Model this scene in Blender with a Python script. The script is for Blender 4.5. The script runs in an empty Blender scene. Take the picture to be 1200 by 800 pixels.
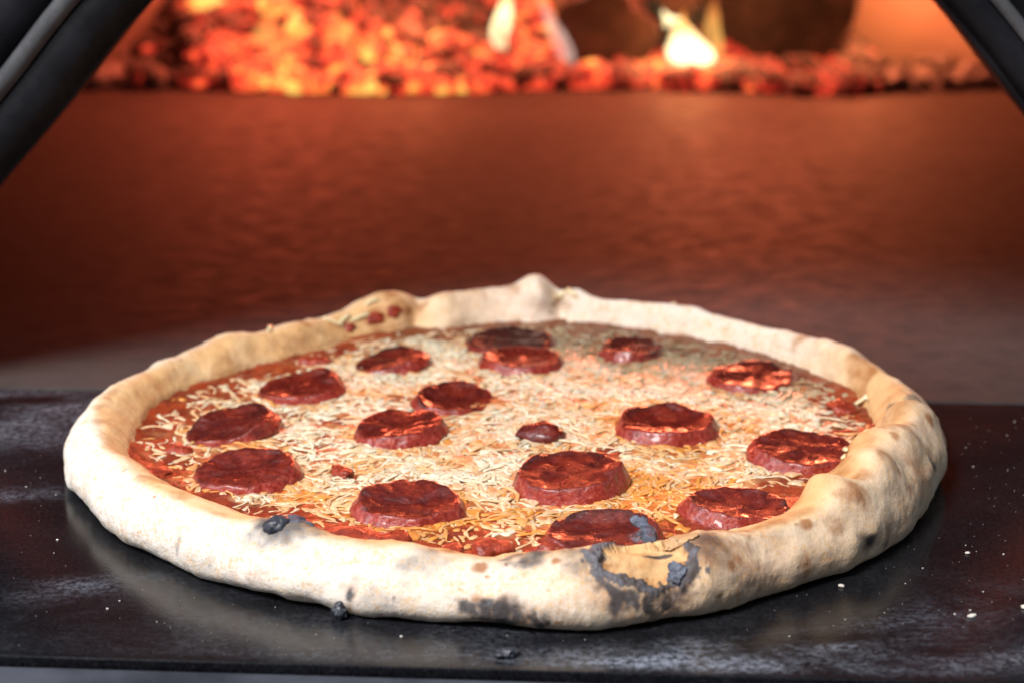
import bpy, bmesh, math, random
import numpy as np
from mathutils import Vector, Matrix
from mathutils.bvhtree import BVHTree

random.seed(7)
rng = np.random.default_rng(7)
sc = bpy.context.scene
COL = sc.collection

# ------------------------------------------------------------------ camera, world, light
cam_d = bpy.data.cameras.new('camera')
cam = bpy.data.objects.new('camera', cam_d)
COL.objects.link(cam)
cam.location = (0.00234, -0.78751, 0.26482)
cam.rotation_euler = (math.radians(90 - 16), 0, 0)
cam_d.sensor_width = 36
cam_d.lens = 85
cam_d.clip_start = 0.02
cam_d.clip_end = 60
cam_d.dof.use_dof = True
cam_d.dof.focus_distance = 0.735
cam_d.dof.aperture_fstop = 11
sc.camera = cam

sc.view_settings.view_transform = 'Standard'
sc.view_settings.look = 'None'
sc.view_settings.exposure = 0.0
sc.view_settings.gamma = 1.0
sc.view_settings.use_curve_mapping = False
sc.cycles.use_denoising = True
sc.cycles.max_bounces = 8
sc.cycles.diffuse_bounces = 4
sc.cycles.transparent_max_bounces = 12
sc.cycles.sample_clamp_indirect = 6

world = bpy.data.worlds.new('World')
sc.world = world
world.use_nodes = True
bg = world.node_tree.nodes['Background']
bg.inputs[0].default_value = (0.62, 0.78, 1.0, 1)
bg.inputs[1].default_value = 0.23


def lamp(name, kind, loc, target, power, colour, **kw):
    d = bpy.data.lights.new(name, kind)
    d.energy = power
    d.color = colour
    for k, v in kw.items():
        setattr(d, k, v)
    o = bpy.data.objects.new(name, d)
    COL.objects.link(o)
    o.location = loc
    o.rotation_euler = (Vector(target) - Vector(loc)).to_track_quat('-Z', 'Y').to_euler()
    return o


# daylight from the open side in front of the oven, a little to the left
lamp('daylight', 'AREA', (-0.52, -0.78, 1.22), (0.0, 0.0, 0.0), 34, (1.0, 0.97, 0.95), shape='DISK', size=0.5)
# paler light from the sky on the left
lamp('daylight', 'AREA', (-1.05, -0.45, 0.62), (0.0, -0.02, 0.0), 6.0, (0.86, 0.92, 1.0), shape='DISK', size=0.5)
# the fire's own light, inside the flames that rise over the logs
lamp('fire_light', 'POINT', (0.14, 0.760, 0.17), (0, 0, 0), 8.0, (1.0, 0.175, 0.078), shadow_soft_size=0.05)
lamp('fire_light', 'POINT', (-0.15, 0.775, 0.11), (0, 0, 0), 3.4, (1.0, 0.145, 0.066), shadow_soft_size=0.05)

lamp('fire_light', 'POINT', (0.113, 0.716, 0.030), (0, 0, 0), 0.30, (1.0, 0.36, 0.12), shadow_soft_size=0.012)
lamp('fire_light', 'POINT', (0.225, 0.752, 0.060), (0, 0, 0), 1.3, (1.0, 0.25, 0.08), shadow_soft_size=0.015)  # added lamp with no flame of its own, brightens the wall right of the logs
lamp('fire_light', 'POINT', (-0.06, 0.720, 0.045), (0, 0, 0), 0.40, (1.0, 0.22, 0.08), shadow_soft_size=0.02)


# ------------------------------------------------------------------ noise
def _hash(ix, iy, iz, seed):
    n = (ix * 374761393 + iy * 668265263 + iz * 2147483647 * 3 + seed * 974634777).astype(np.int64) & 0xFFFFFFFF
    n = ((n ^ (n >> 13)) * 1274126177) & 0xFFFFFFFF
    n = ((n ^ (n >> 15)) * 2246822519) & 0xFFFFFFFF
    return ((n ^ (n >> 16)) & 0xFFFFFF) / float(0xFFFFFF)


def vnoise(P, scale, seed=0):
    """value noise, about -1..1; P is (n,3), scale = size of a lump in metres"""
    Q = np.asarray(P, float) / scale + 1000.0
    I = np.floor(Q).astype(np.int64)
    F = Q - I
    F = F * F * F * (F * (F * 6 - 15) + 10)
    out = 0
    for dx in (0, 1):
        for dy in (0, 1):
            for dz in (0, 1):
                w = (F[:, 0] if dx else 1 - F[:, 0]) * (F[:, 1] if dy else 1 - F[:, 1]) * (F[:, 2] if dz else 1 - F[:, 2])
                out = out + w * _hash(I[:, 0] + dx, I[:, 1] + dy, I[:, 2] + dz, seed)
    return out * 2 - 1


def fbm(P, scale, seed=0, octaves=3):
    s, a, t = 0, 1.0, 0
    for k in range(octaves):
        s = s + a * vnoise(P, scale / 2 ** k, seed + 17 * k)
        t += a
        a *= 0.5
    return s / t


def smooth(a, b, x):
    t = np.clip((x - a) / (b - a), 0, 1)
    return t * t * (3 - 2 * t)


# ------------------------------------------------------------------ object helpers
def tag(o, label=None, cat=None, group=None, kind=None):
    for k, v in (('label', label), ('category', cat), ('group', group), ('kind', kind)):
        if v:
            o[k] = v
    return o


def link(name, mesh, mat=None, parent=None):
    o = bpy.data.objects.new(name, mesh)
    COL.objects.link(o)
    if mat:
        if not mesh.materials:
            mesh.materials.append(mat)
    if parent:
        o.parent = parent
    return o


def empty(name, loc=(0, 0, 0)):
    o = bpy.data.objects.new(name, None)
    o.empty_display_size = 0.02
    COL.objects.link(o)
    o.location = loc
    return o


def mesh_np(name, V, F, smooth_=True, attrs=None):
    me = bpy.data.meshes.new(name)
    V = np.asarray(V, np.float32)
    F = np.asarray(F, np.int32)
    n = F.shape[1]
    me.vertices.add(len(V))
    me.vertices.foreach_set('co', V.ravel())
    me.loops.add(F.size)
    me.loops.foreach_set('vertex_index', F.ravel())
    me.polygons.add(len(F))
    me.polygons.foreach_set('loop_start', np.arange(0, F.size, n, dtype=np.int32))
    me.update(calc_edges=True)
    me.polygons.foreach_set('use_smooth', np.full(len(F), smooth_))
    for k, a in (attrs or {}).items():
        at = me.attributes.new(k, 'FLOAT_COLOR', 'POINT')
        a = np.asarray(a, np.float32)
        if a.shape[1] == 3:
            a = np.concatenate([a, np.ones((len(a), 1), np.float32)], 1)
        at.data.foreach_set('color', a.ravel())
    me.validate()
    return me


def grid_faces(nu, nv, wrap_u=False, wrap_v=False):
    iu = np.arange(nu if wrap_u else nu - 1)
    iv = np.arange(nv if wrap_v else nv - 1)
    U, W = np.meshgrid(iu, iv, indexing='ij')
    U, W = U.ravel(), W.ravel()
    U2, W2 = (U + 1) % nu, (W + 1) % nv
    return np.stack([U * nv + W, U2 * nv + W, U2 * nv + W2, U * nv + W2], 1)


def prism(name, pts, z0, z1, mat, parent=None, bevel=0.0):
    bm = bmesh.new()
    vs = [bm.verts.new((x, y, z0)) for x, y in pts]
    f = bm.faces.new(vs)
    r = bmesh.ops.extrude_face_region(bm, geom=[f])
    bmesh.ops.translate(bm, verts=[v for v in r['geom'] if isinstance(v, bmesh.types.BMVert)], vec=(0, 0, z1 - z0))
    bmesh.ops.recalc_face_normals(bm, faces=bm.faces)
    if bevel:
        bmesh.ops.bevel(bm, geom=[e for e in bm.edges if abs(e.verts[0].co.z - z1) < 1e-6 and abs(e.verts[1].co.z - z1) < 1e-6],
                        offset=bevel, segments=3, affect='EDGES')
    me = bpy.data.meshes.new(name)
    bm.to_mesh(me)
    bm.free()
    return link(name, me, mat, parent)


# ------------------------------------------------------------------ materials
class NT:
    def __init__(self, name):
        self.m = bpy.data.materials.new(name)
        self.m.use_nodes = True
        self.t = self.m.node_tree
        self.n = self.t.nodes
        self.b = self.n['Principled BSDF']
        self.out = self.n['Material Output']

    def node(self, kind, **kw):
        n = self.n.new(kind)
        for k, v in kw.items():
            setattr(n, k, v)
        return n

    def l(self, a, b):
        self.t.links.new(a, b)

    def set(self, **kw):
        for k, v in kw.items():
            k = k.replace('_', ' ')
            if k in self.b.inputs:
                self.b.inputs[k].default_value = v if not isinstance(v, tuple) or len(v) != 3 or 'Radius' in k else (*v, 1)
        return self

    def coord(self, which='Object', scale=(1, 1, 1)):
        tc = self.node('ShaderNodeTexCoord')
        mp = self.node('ShaderNodeMapping')
        mp.inputs['Scale'].default_value = scale
        self.l(tc.outputs[which], mp.inputs['Vector'])
        return mp.outputs[0]

    def noise(self, vec, scale, detail=4, rough=0.55, dist=0.0):
        n = self.node('ShaderNodeTexNoise')
        n.inputs['Scale'].default_value = scale
        n.inputs['Detail'].default_value = detail
        n.inputs['Roughness'].default_value = rough
        n.inputs['Distortion'].default_value = dist
        if vec is not None:
            self.l(vec, n.inputs['Vector'])
        return n.outputs['Fac']

    def ramp(self, fac, stops):
        r = self.node('ShaderNodeValToRGB')
        e = r.color_ramp.elements
        while len(e) < len(stops):
            e.new(0.5)
        for q, (p, c) in zip(e, stops):
            q.position = p
            q.color = (*c, 1) if len(c) == 3 else c
        self.l(fac, r.inputs[0])
        return r.outputs[0]

    def mix(self, fac, a, b, mode='MIX'):
        m = self.node('ShaderNodeMix', data_type='RGBA', blend_type=mode)
        for s, v in ((m.inputs[0], fac), (m.inputs[6], a), (m.inputs[7], b)):
            if hasattr(v, 'links'):
                self.l(v, s)
            elif isinstance(v, (int, float)):
                s.default_value = v
            else:
                s.default_value = (*v, 1)
        return m.outputs[2]

    def math(self, op, a, b=None, clamp=False):
        m = self.node('ShaderNodeMath', operation=op, use_clamp=clamp)
        for i, v in enumerate((a, b)):
            if v is None:
                continue
            if hasattr(v, 'links'):
                self.l(v, m.inputs[i])
            else:
                m.inputs[i].default_value = v
        return m.outputs[0]

    def mrange(self, v, a, b, c=0.0, d=1.0):
        m = self.node('ShaderNodeMapRange')
        m.interpolation_type = 'SMOOTHSTEP'
        self.l(v, m.inputs[0])
        for i, x in zip((1, 2, 3, 4), (a, b, c, d)):
            m.inputs[i].default_value = x
        return m.outputs[0]

    def attr(self, name):
        return self.node('ShaderNodeAttribute', attribute_name=name)

    def sep(self, c):
        s = self.node('ShaderNodeSeparateColor')
        self.l(c, s.inputs[0])
        return s.outputs

    def bump(self, h, strength=0.5, dist=0.001, normal=None):
        b = self.node('ShaderNodeBump')
        b.inputs['Strength'].default_value = strength
        b.inputs['Distance'].default_value = dist
        self.l(h, b.inputs['Height'])
        if normal is not None:
            self.l(normal, b.inputs['Normal'])
        return b.outputs[0]

    def base(self, c):
        self.l(c, self.b.inputs['Base Color'])

    def rough(self, c):
        self.l(c, self.b.inputs['Roughness'])

    def normal(self, c):
        self.l(c, self.b.inputs['Normal'])


def mat_slab():
    t = NT('black_stone')
    v = t.coord()
    grain = t.noise(v, 900, 3, 0.7)
    col = t.ramp(grain, [(0.40, (0.003, 0.003, 0.004)), (0.62, (0.008, 0.008, 0.010)), (0.80, (0.040, 0.040, 0.046))])
    dusty = t.noise(t.coord(scale=(1, 1.6, 1)), 14, 6, 0.68, 0.6)
    fine = t.noise(v, 420, 3, 0.8)
    a = t.attr('mask')
    s = t.sep(a.outputs['Color'])
    dust = t.math('MULTIPLY', t.mrange(dusty, 0.36, 0.74), s[0])
    dust = t.math('MULTIPLY', dust, t.mrange(fine, 0.32, 0.68))
    t.base(t.mix(t.math('MULTIPLY', dust, 0.9), col, (0.36, 0.39, 0.47)))
    r = t.math('ADD', t.mrange(t.noise(v, 30, 4), 0.3, 0.7, 0.12, 0.20), t.math('MULTIPLY', dust, 0.35))
    t.rough(r)
    t.set(Specular_IOR_Level=0.22)
    t.normal(t.bump(grain, 0.10, 0.0004))
    return t.m


def mat_floor():
    t = NT('oven_floor_stone')
    v = t.coord(scale=(1, 1, 1))
    st = t.coord(scale=(1, 1.25, 1))
    a = t.noise(st, 5, 7, 0.6, 0.0)
    b = t.noise(st, 70, 6, 0.75, 0.0)
    g = t.noise(v, 300, 4, 0.75)
    col = t.ramp(a, [(0.30, (0.034, 0.028, 0.026)), (0.50, (0.052, 0.044, 0.042)), (0.72, (0.072, 0.062, 0.058))])
    col = t.mix(t.mrange(b, 0.46, 0.76, 0, 0.38), col, (0.022, 0.018, 0.017))
    col = t.mix(t.mrange(g, 0.55, 0.8, 0, 0.35), col, (0.10, 0.09, 0.085))
    t.base(col)
    t.rough(t.mrange(b, 0.3, 0.7, 0.65, 0.85))
    t.set(Specular_IOR_Level=0.12)
    t.normal(t.bump(g, 0.12, 0.0006))
    return t.m


def mat_wall():
    t = NT('sooty_oven_wall')
    v = t.coord()
    a = t.noise(v, 7, 6, 0.6)
    g = t.noise(v, 60, 4, 0.7)
    col = t.ramp(a, [(0.32, (0.03, 0.026, 0.024)), (0.52, (0.075, 0.062, 0.054)), (0.75, (0.14, 0.115, 0.10))])
    col = t.mix(t.mrange(g, 0.5, 0.75, 0, 0.5), col, (0.03, 0.026, 0.024))
    # soot burns off the stone round the fire and stays black on the vault and towards the mouth
    ps = t.node('ShaderNodeSeparateXYZ')
    t.l(t.coord(), ps.inputs[0])
    soot = t.math('MAXIMUM', t.mrange(ps.outputs[2], 0.07, 0.16), t.mrange(ps.outputs[1], 0.70, 0.60))
    soot = t.math('ADD', soot, t.math('MULTIPLY', t.math('SUBTRACT', a, 0.5), 0.8), True)
    col = t.mix(soot, t.mix(0.75, col, (0.30, 0.25, 0.21)), t.mix(0.85, col, (0.010, 0.009, 0.009)))
    t.base(col)
    t.set(Roughness=0.9, Specular_IOR_Level=0.1)
    t.normal(t.bump(g, 0.5, 0.004))
    return t.m


def mat_metal(name, c0, c1, rough=0.45, metallic=0.0, scale=260):
    t = NT(name)
    v = t.coord()
    g = t.noise(v, scale, 4, 0.7)
    w = t.noise(v, 18, 5, 0.65)
    t.base(t.mix(t.mrange(w, 0.35, 0.7), c0, c1))
    t.rough(t.mrange(g, 0.3, 0.7, rough - 0.08, rough + 0.14))
    t.set(Metallic=metallic, Specular_IOR_Level=0.12)
    t.normal(t.bump(g, 0.3, 0.0006))
    return t.m


def mat_crust():
    t = NT('baked_crust')
    v = t.coord()
    at = t.attr('mask')
    s = t.sep(at.outputs['Color'])
    n1 = t.noise(v, 160, 5, 0.65)
    n2 = t.noise(v, 700, 4, 0.75)
    n3 = t.noise(v, 55, 5, 0.6)
    dough = t.ramp(n3, [(0.32, (0.62, 0.32, 0.12)), (0.55, (0.74, 0.46, 0.22)), (0.75, (0.80, 0.58, 0.34))])
    flour_m = t.math('MULTIPLY', s[0], t.mrange(t.math('ADD', n2, t.math('MULTIPLY', n1, 0.6)), 0.58, 0.86, 0.25, 1.0))
    c = t.mix(flour_m, dough, (0.77, 0.69, 0.61))
    gr = t.noise(v, 1500, 2, 0.5)
    c = t.mix(t.math('MULTIPLY', t.math('MULTIPLY', s[0], t.mrange(gr, 0.60, 0.72)), 0.55), c, (0.52, 0.29, 0.12))
    tv = t.math('ADD', s[1], t.math('MULTIPLY', t.math('SUBTRACT', n1, 0.5), 0.9))
    toast = t.mrange(tv, 0.25, 0.95)
    c = t.mix(t.math('MULTIPLY', toast, 0.85), c, (0.33, 0.115, 0.026))
    cv = t.math('ADD', s[2], t.math('MULTIPLY', t.math('SUBTRACT', n1, 0.5), 0.75))
    cv = t.math('ADD', cv, t.math('MULTIPLY', t.math('SUBTRACT', n2, 0.5), 0.5))
    char = t.mrange(cv, 0.12, 1.08)
    charc = t.ramp(n2, [(0.35, (0.018, 0.017, 0.020)), (0.6, (0.045, 0.045, 0.055)), (0.78, (0.15, 0.16, 0.20))])
    charc = t.mix(t.math('MULTIPLY', at.outputs['Alpha'], t.mrange(n2, 0.35, 0.65, 0.4, 1.0)), charc, (0.115, 0.125, 0.16))
    c = t.mix(t.math('MULTIPLY', char, 0.93), c, charc)
    t.base(c)
    t.set(Roughness=0.72, Specular_IOR_Level=0.3, Subsurface_Weight=0.08, Subsurface_Scale=0.004)
    t.b.inputs['Subsurface Radius'].default_value = (1.0, 0.5, 0.25)
    h = t.math('ADD', t.math('MULTIPLY', n1, 0.6), t.math('MULTIPLY', n2, 0.6))
    h = t.math('ADD', h, t.math('MULTIPLY', t.mrange(gr, 0.5, 0.8), t.math('MULTIPLY', s[0], 0.3)))
    t.normal(t.bump(h, 0.5, 0.0010))
    return t.m


def mat_sauce():
    t = NT('tomato_sauce_and_melted_cheese')
    v = t.coord()
    n = t.noise(v, 240, 5, 0.65)
    n2 = t.noise(v, 900, 3, 0.7)
    c = t.attr('col').outputs['Color']
    c = t.mix(t.mrange(n, 0.35, 0.72, 0, 0.5), c, (0.34, 0.055, 0.014))
    t.base(c)
    t.rough(t.mrange(n2, 0.3, 0.7, 0.22, 0.45))
    t.set(Specular_IOR_Level=0.5, Subsurface_Weight=0.1, Subsurface_Scale=0.003)
    t.normal(t.bump(t.math('ADD', n, t.math('MULTIPLY', n2, 0.3)), 0.6, 0.0012))
    return t.m


def mat_cheese():
    t = NT('melted_cheese')
    v = t.coord()
    n = t.noise(v, 500, 3, 0.6)
    c = t.attr('col').outputs['Color']
    c = t.mix(t.mrange(n, 0.4, 0.75, 0, 0.14), c, (0.70, 0.38, 0.12))
    t.base(c)
    t.set(Roughness=0.26, Specular_IOR_Level=0.5, Coat_Weight=0.2, Coat_Roughness=0.1, Subsurface_Weight=0.3, Subsurface_Scale=0.003)
    t.b.inputs['Subsurface Radius'].default_value = (1.0, 0.6, 0.3)
    t.normal(t.bump(n, 0.25, 0.0006))
    return t.m


def mat_pepperoni():
    t = NT('pepperoni')
    v = t.coord()
    s = t.sep(t.attr('mask').outputs['Color'])
    n1 = t.noise(v, 150, 5, 0.65)
    n2 = t.noise(v, 600, 4, 0.7)
    top = t.ramp(n1, [(0.30, (0.045, 0.005, 0.004)), (0.52, (0.140, 0.010, 0.005)), (0.72, (0.28, 0.030, 0.012))])
    n3 = t.noise(v, 60, 4, 0.6)
    top = t.mix(t.mrange(n3, 0.50, 0.72, 0, 0.6), top, (0.055, 0.007, 0.005))
    top = t.mix(t.mrange(n2, 0.60, 0.78, 0, 0.45), top, (0.40, 0.10, 0.055))
    side = t.ramp(n2, [(0.35, (0.20, 0.014, 0.008)), (0.55, (0.34, 0.034, 0.018)), (0.75, (0.50, 0.14, 0.09))])
    c = t.mix(s[0], top, side)
    c = t.mix(t.math('MULTIPLY', s[1], t.mrange(n1, 0.3, 0.6, 0.5, 1)), c, (0.035, 0.010, 0.008))
    c = t.mix(s[2], c, t.ramp(n2, [(0.4, (0.08, 0.08, 0.09)), (0.65, (0.22, 0.23, 0.27))]))
    t.base(c)
    t.rough(t.mrange(n2, 0.3, 0.7, 0.24, 0.45))
    t.set(Specular_IOR_Level=0.5, Coat_Weight=0.3, Coat_Roughness=0.08, Subsurface_Weight=0.06, Subsurface_Scale=0.003)
    h = t.math('ADD', t.math('MULTIPLY', n1, 0.8), t.math('MULTIPLY', n2, 0.5))
    t.normal(t.bump(h, 0.6, 0.0012))
    return t.m


def mat_plain(name, c0, c1, scale, rough=0.7, bump=0.4, dist=0.001, **kw):
    t = NT(name)
    v = t.coord()
    n = t.noise(v, scale, 5, 0.65)
    t.base(t.ramp(n, [(0.32, c0), (0.7, c1)]))
    t.set(Roughness=rough, **kw)
    t.normal(t.bump(n, bump, dist))
    return t.m


def mat_ember():
    """glowing coal: ash-grey skin, glow in the cracks and on the hot side; heat from the 'col' attribute (r)"""
    t = NT('glowing_coal')
    v = t.coord('Object')
    s = t.sep(t.attr('col').outputs['Color'])
    n = t.noise(v, 70, 4, 0.6, 0.5)
    n2 = t.noise(v, 220, 3, 0.6)
    heat = t.math('ADD', s[0], t.math('MULTIPLY', t.math('SUBTRACT', n, 0.5), 2.0))
    heat = t.math('ADD', heat, t.math('MULTIPLY', t.math('SUBTRACT', n2, 0.5), 0.5))
    em = t.ramp(heat, [(0.20, (0, 0, 0)), (0.36, (0.16, 0.008, 0.004)), (0.54, (0.60, 0.034, 0.018)), (0.74, (1.0, 0.105, 0.034)), (0.92, (1.0, 0.32, 0.05)), (1.0, (1.0, 0.55, 0.11))])
    t.base(t.ramp(n2, [(0.35, (0.02, 0.018, 0.018)), (0.7, (0.14, 0.12, 0.12))]))
    t.l(em, t.b.inputs['Emission Color'])
    t.b.inputs['Emission Strength'].default_value = 1.5
    t.set(Roughness=0.9)
    return t.m


def mat_flame(name, hot, cool, strength, dens=1.0):
    """thin hot gas: glows, lets what is behind show through; 'col' r = opacity, g = heat"""
    t = NT(name)
    s = t.sep(t.attr('col').outputs['Color'])
    v = t.coord('Object', (1, 1, 0.45))
    n = t.noise(v, 75, 3, 0.5, 0.4)
    em = t.node('ShaderNodeEmission')
    t.l(t.mix(s[1], cool, hot), em.inputs[0])
    em.inputs[1].default_value = strength
    tr = t.node('ShaderNodeBsdfTransparent')
    mx = t.node('ShaderNodeMixShader')
    t.l(t.math('MULTIPLY', t.math('MULTIPLY', s[0], t.mrange(n, 0.30, 0.62, 0.15, 1.0)), dens, clamp=True), mx.inputs[0])
    t.l(tr.outputs[0], mx.inputs[1])
    t.l(em.outputs[0], mx.inputs[2])
    t.l(mx.outputs[0], t.out.inputs['Surface'])
    return t.m


M = dict(
    slab=mat_slab(), floor=mat_floor(), wall=mat_wall(),
    arch=mat_metal('black_painted_steel', (0.006, 0.006, 0.0075), (0.017, 0.017, 0.021), 0.5),
    trim=mat_metal('pale_steel_bead', (0.045, 0.045, 0.048), (0.125, 0.125, 0.13), 0.5, 0.0),  # bead in a paler grey than the rest of the arch
    shell=mat_metal('pale_oven_shell', (0.55, 0.60, 0.64), (0.66, 0.70, 0.74), 0.5),
    ledge=mat_metal('grey_steel_ledge', (0.022, 0.024, 0.031), (0.060, 0.064, 0.080), 0.6, 0.0),
    crust=mat_crust(), sauce=mat_sauce(), cheese=mat_cheese(), pep=mat_pepperoni(),
    tomato=mat_plain('cooked_tomato', (0.15, 0.012, 0.006), (0.44, 0.06, 0.022), 210, 0.30, 0.8, 0.0016, Specular_IOR_Level=0.6, Subsurface_Weight=0.1, Subsurface_Scale=0.003),
    char=mat_plain('blue_grey_char', (0.016, 0.017, 0.022), (0.15, 0.165, 0.22), 420, 0.6, 0.7, 0.001),
    blister=mat_plain('black_blister', (0.012, 0.012, 0.016), (0.05, 0.055, 0.075), 300, 0.33, 0.5, 0.001),
    tan=mat_plain('inner_dough_skin', (0.38, 0.20, 0.085), (0.58, 0.36, 0.18), 120, 0.55, 0.3, 0.001),
    crumb=mat_plain('flour_grain', (0.55, 0.48, 0.40), (0.8, 0.75, 0.68), 500, 0.8),
    bark=mat_plain('charred_bark', (0.012, 0.008, 0.007), (0.055, 0.032, 0.026), 60, 0.9, 0.9, 0.006),
    endgrain=mat_plain('charred_log_end', (0.035, 0.020, 0.017), (0.095, 0.050, 0.040), 45, 0.95, 0.6, 0.004),
    ash=mat_plain('ash_and_char', (0.05, 0.045, 0.045), (0.22, 0.20, 0.20), 60, 0.95, 0.6, 0.004),
    ember=mat_ember(),
    flame_white=mat_flame('white_hot_flame', (1.0, 0.80, 0.42), (1.0, 0.36, 0.05), 3.2, 1.0),
    flame_orange=mat_flame('orange_flame', (1.0, 0.50, 0.12), (1.0, 0.24, 0.05), 1.3, 0.8),
    flame_pale=mat_flame('pale_flame', (1.0, 0.62, 0.52), (0.9, 0.30, 0.22), 1.05, 0.75),
)

# ------------------------------------------------------------------ setting: slab, ledge, oven floor, walls, arch
def slab_back(x):
    return 0.0635 - 0.0516 * x


def slab_front(x):
    return -0.1845 - 0.070 * x


def build_slab():
    X = np.concatenate([np.linspace(-0.62, -0.24, 8)[:-1], np.linspace(-0.24, 0.24, 161), np.linspace(0.24, 0.62, 8)[1:]])
    ts = np.linspace(0, 1, 140)
    prof = []
    for x in X:
        yb, yf = slab_back(x), slab_front(x)
        row = [(x, yb, -0.03), (x, yb, -0.0015), (x, yb - 0.0015, 0.0)]
        row += [(x, yb - 0.0015 + (yf - yb + 0.0015) * t, 0.0) for t in ts[1:]]
        row += [(x, yf - 0.0003, -0.0001), (x, yf - 0.0005, -0.0004), (x, yf - 0.0006, -0.004), (x, yf - 0.0013, -0.03)]
        prof.append(row)
    V = np.array(prof)
    nu, nv = V.shape[:2]
    V = V.reshape(-1, 3)
    # where flour has been wiped about: front middle and right, a few streaks on the left
    d = np.zeros(len(V))
    for (cx, cy, rx, ry, a, w) in SMEARS:
        ca, sa = math.cos(a), math.sin(a)
        u = ((V[:, 0] - cx) * ca + (V[:, 1] - cy) * sa) / rx
        q = (-(V[:, 0] - cx) * sa + (V[:, 1] - cy) * ca) / ry
        d += w * np.exp(-(u * u + q * q))
    d = d * smooth(0.0, 0.006, V[:, 1] - slab_front(V[:, 0]))
    mask = np.stack([np.clip(d * 0.8 + 0.02, 0, 1), d * 0, d * 0], 1)
    F = grid_faces(nu, nv)[:, ::-1]
    return tag(link('hearth', mesh_np('hearth', V, F, False, {'mask': mask}), M['slab']), kind='structure')


SMEARS = [(0.02, -0.183, 0.06, 0.010, 0.0, 1.0), (0.075, -0.172, 0.035, 0.012, 0.1, 1.0), (0.14, -0.178, 0.05, 0.010, 0.2, 0.7),
          (-0.16, -0.045, 0.022, 0.006, 0.1, 0.7), (-0.125, -0.125, 0.02, 0.008, 0.5, 0.6), (-0.19, 0.040, 0.06, 0.030, 0.0, 1.1),
          (0.0, -0.165, 0.14, 0.03, 0.0, 0.16), (-0.15, -0.155, 0.03, 0.010, 0.4, 0.35), (0.11, -0.155, 0.05, 0.010, 0.5, 0.4)]
build_slab()
tag(prism('shelf', [(-0.62, slab_front(-0.62) - 0.002), (0.62, slab_front(0.62) - 0.002), (0.62, -0.40), (-0.62, -0.40)], -0.05, -0.0026, M['ledge']), kind='structure')
tag(prism('floor', [(-0.75, slab_back(-0.75) + 0.0012), (0.75, slab_back(0.75) + 0.0012), (0.75, 1.2), (-0.75, 1.2)], -0.03, 0.0, M['floor'], bevel=0.0006), kind='structure')

ARCH_C = 0.014
_half = [(.264, 0), (.242, .028), (.2080, .066), (.1742, .104), (.1425, .1415), (.104, .175), (.056, .196), (0, .203)]
_A = np.array(_half + [(-x, z) for x, z in _half[-2::-1]])


def arch_pt(u, n):
    """u 0..1 along the inner edge of the mouth, n metres outwards"""
    def p(v):
        x = np.clip(v, 0, 1) * (len(_A) - 1)
        i = min(int(x), len(_A) - 2)
        f = x - i
        p0, p1, p2, p3 = (_A[min(max(i + k, 0), len(_A) - 1)] for k in (-1, 0, 1, 2))
        return 0.5 * (2 * p1 + (p2 - p0) * f + (2 * p0 - 5 * p1 + 4 * p2 - p3) * f ** 2 + (3 * p1 - p0 - 3 * p2 + p3) * f ** 3)
    d = p(u + 0.004) - p(u - 0.004)
    d /= np.linalg.norm(d)
    q = p(u)
    return ARCH_C + q[0] + n * d[1], max(q[1] - n * d[0], 0.0)


def sweep_arch(name, profile, mat, parent, closed=True, n=120):
    V = []
    for i in range(n + 1):
        for (k, y) in profile:
            x, z = arch_pt(i / n, k * (1 + 0.45 * smooth(0.55, 0.75, i / n)))
            V.append((x, y, max(z, 0.0) if 0 < i < n else 0.001))
    F = grid_faces(n + 1, len(profile), False, closed)
    me = mesh_np(name, V, F, True)
    bm = bmesh.new()
    bm.from_mesh(me)
    bmesh.ops.recalc_face_normals(bm, faces=bm.faces)
    bm.to_mesh(me)
    bm.free()
    o = link(name, me, mat, parent)
    return o


arch = tag(empty('oven_arch', (ARCH_C, 0.09, 0)), 'black steel arch framing the oven mouth around the pizza', 'oven arch')


def rel(o, p):
    o.matrix_parent_inverse = Matrix.Translation(-Vector(p.location))
    return o


rel(sweep_arch('soffit', [(0.0, 0.060), (0.0, 0.124), (0.004, 0.124), (0.004, 0.062)], M['arch'], arch), arch)
rel(sweep_arch('front_face', [(0.0008, 0.0595), (0.004, 0.0555), (0.0118, 0.0515), (0.0122, 0.062), (0.0045, 0.062)], M['arch'], arch), arch)
rel(sweep_arch('bead', [(0.0124, 0.0515), (0.0135, 0.0492), (0.0150, 0.0485), (0.0165, 0.0495), (0.0172, 0.0520), (0.0172, 0.060), (0.0124, 0.060)], M['trim'], arch), arch)
rel(sweep_arch('outer_band', [(0.0175, 0.0585), (0.030, 0.0600), (0.0325, 0.0630), (0.0335, 0.070), (0.0335, 0.124), (0.0175, 0.124)], M['arch'], arch), arch)


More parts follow.
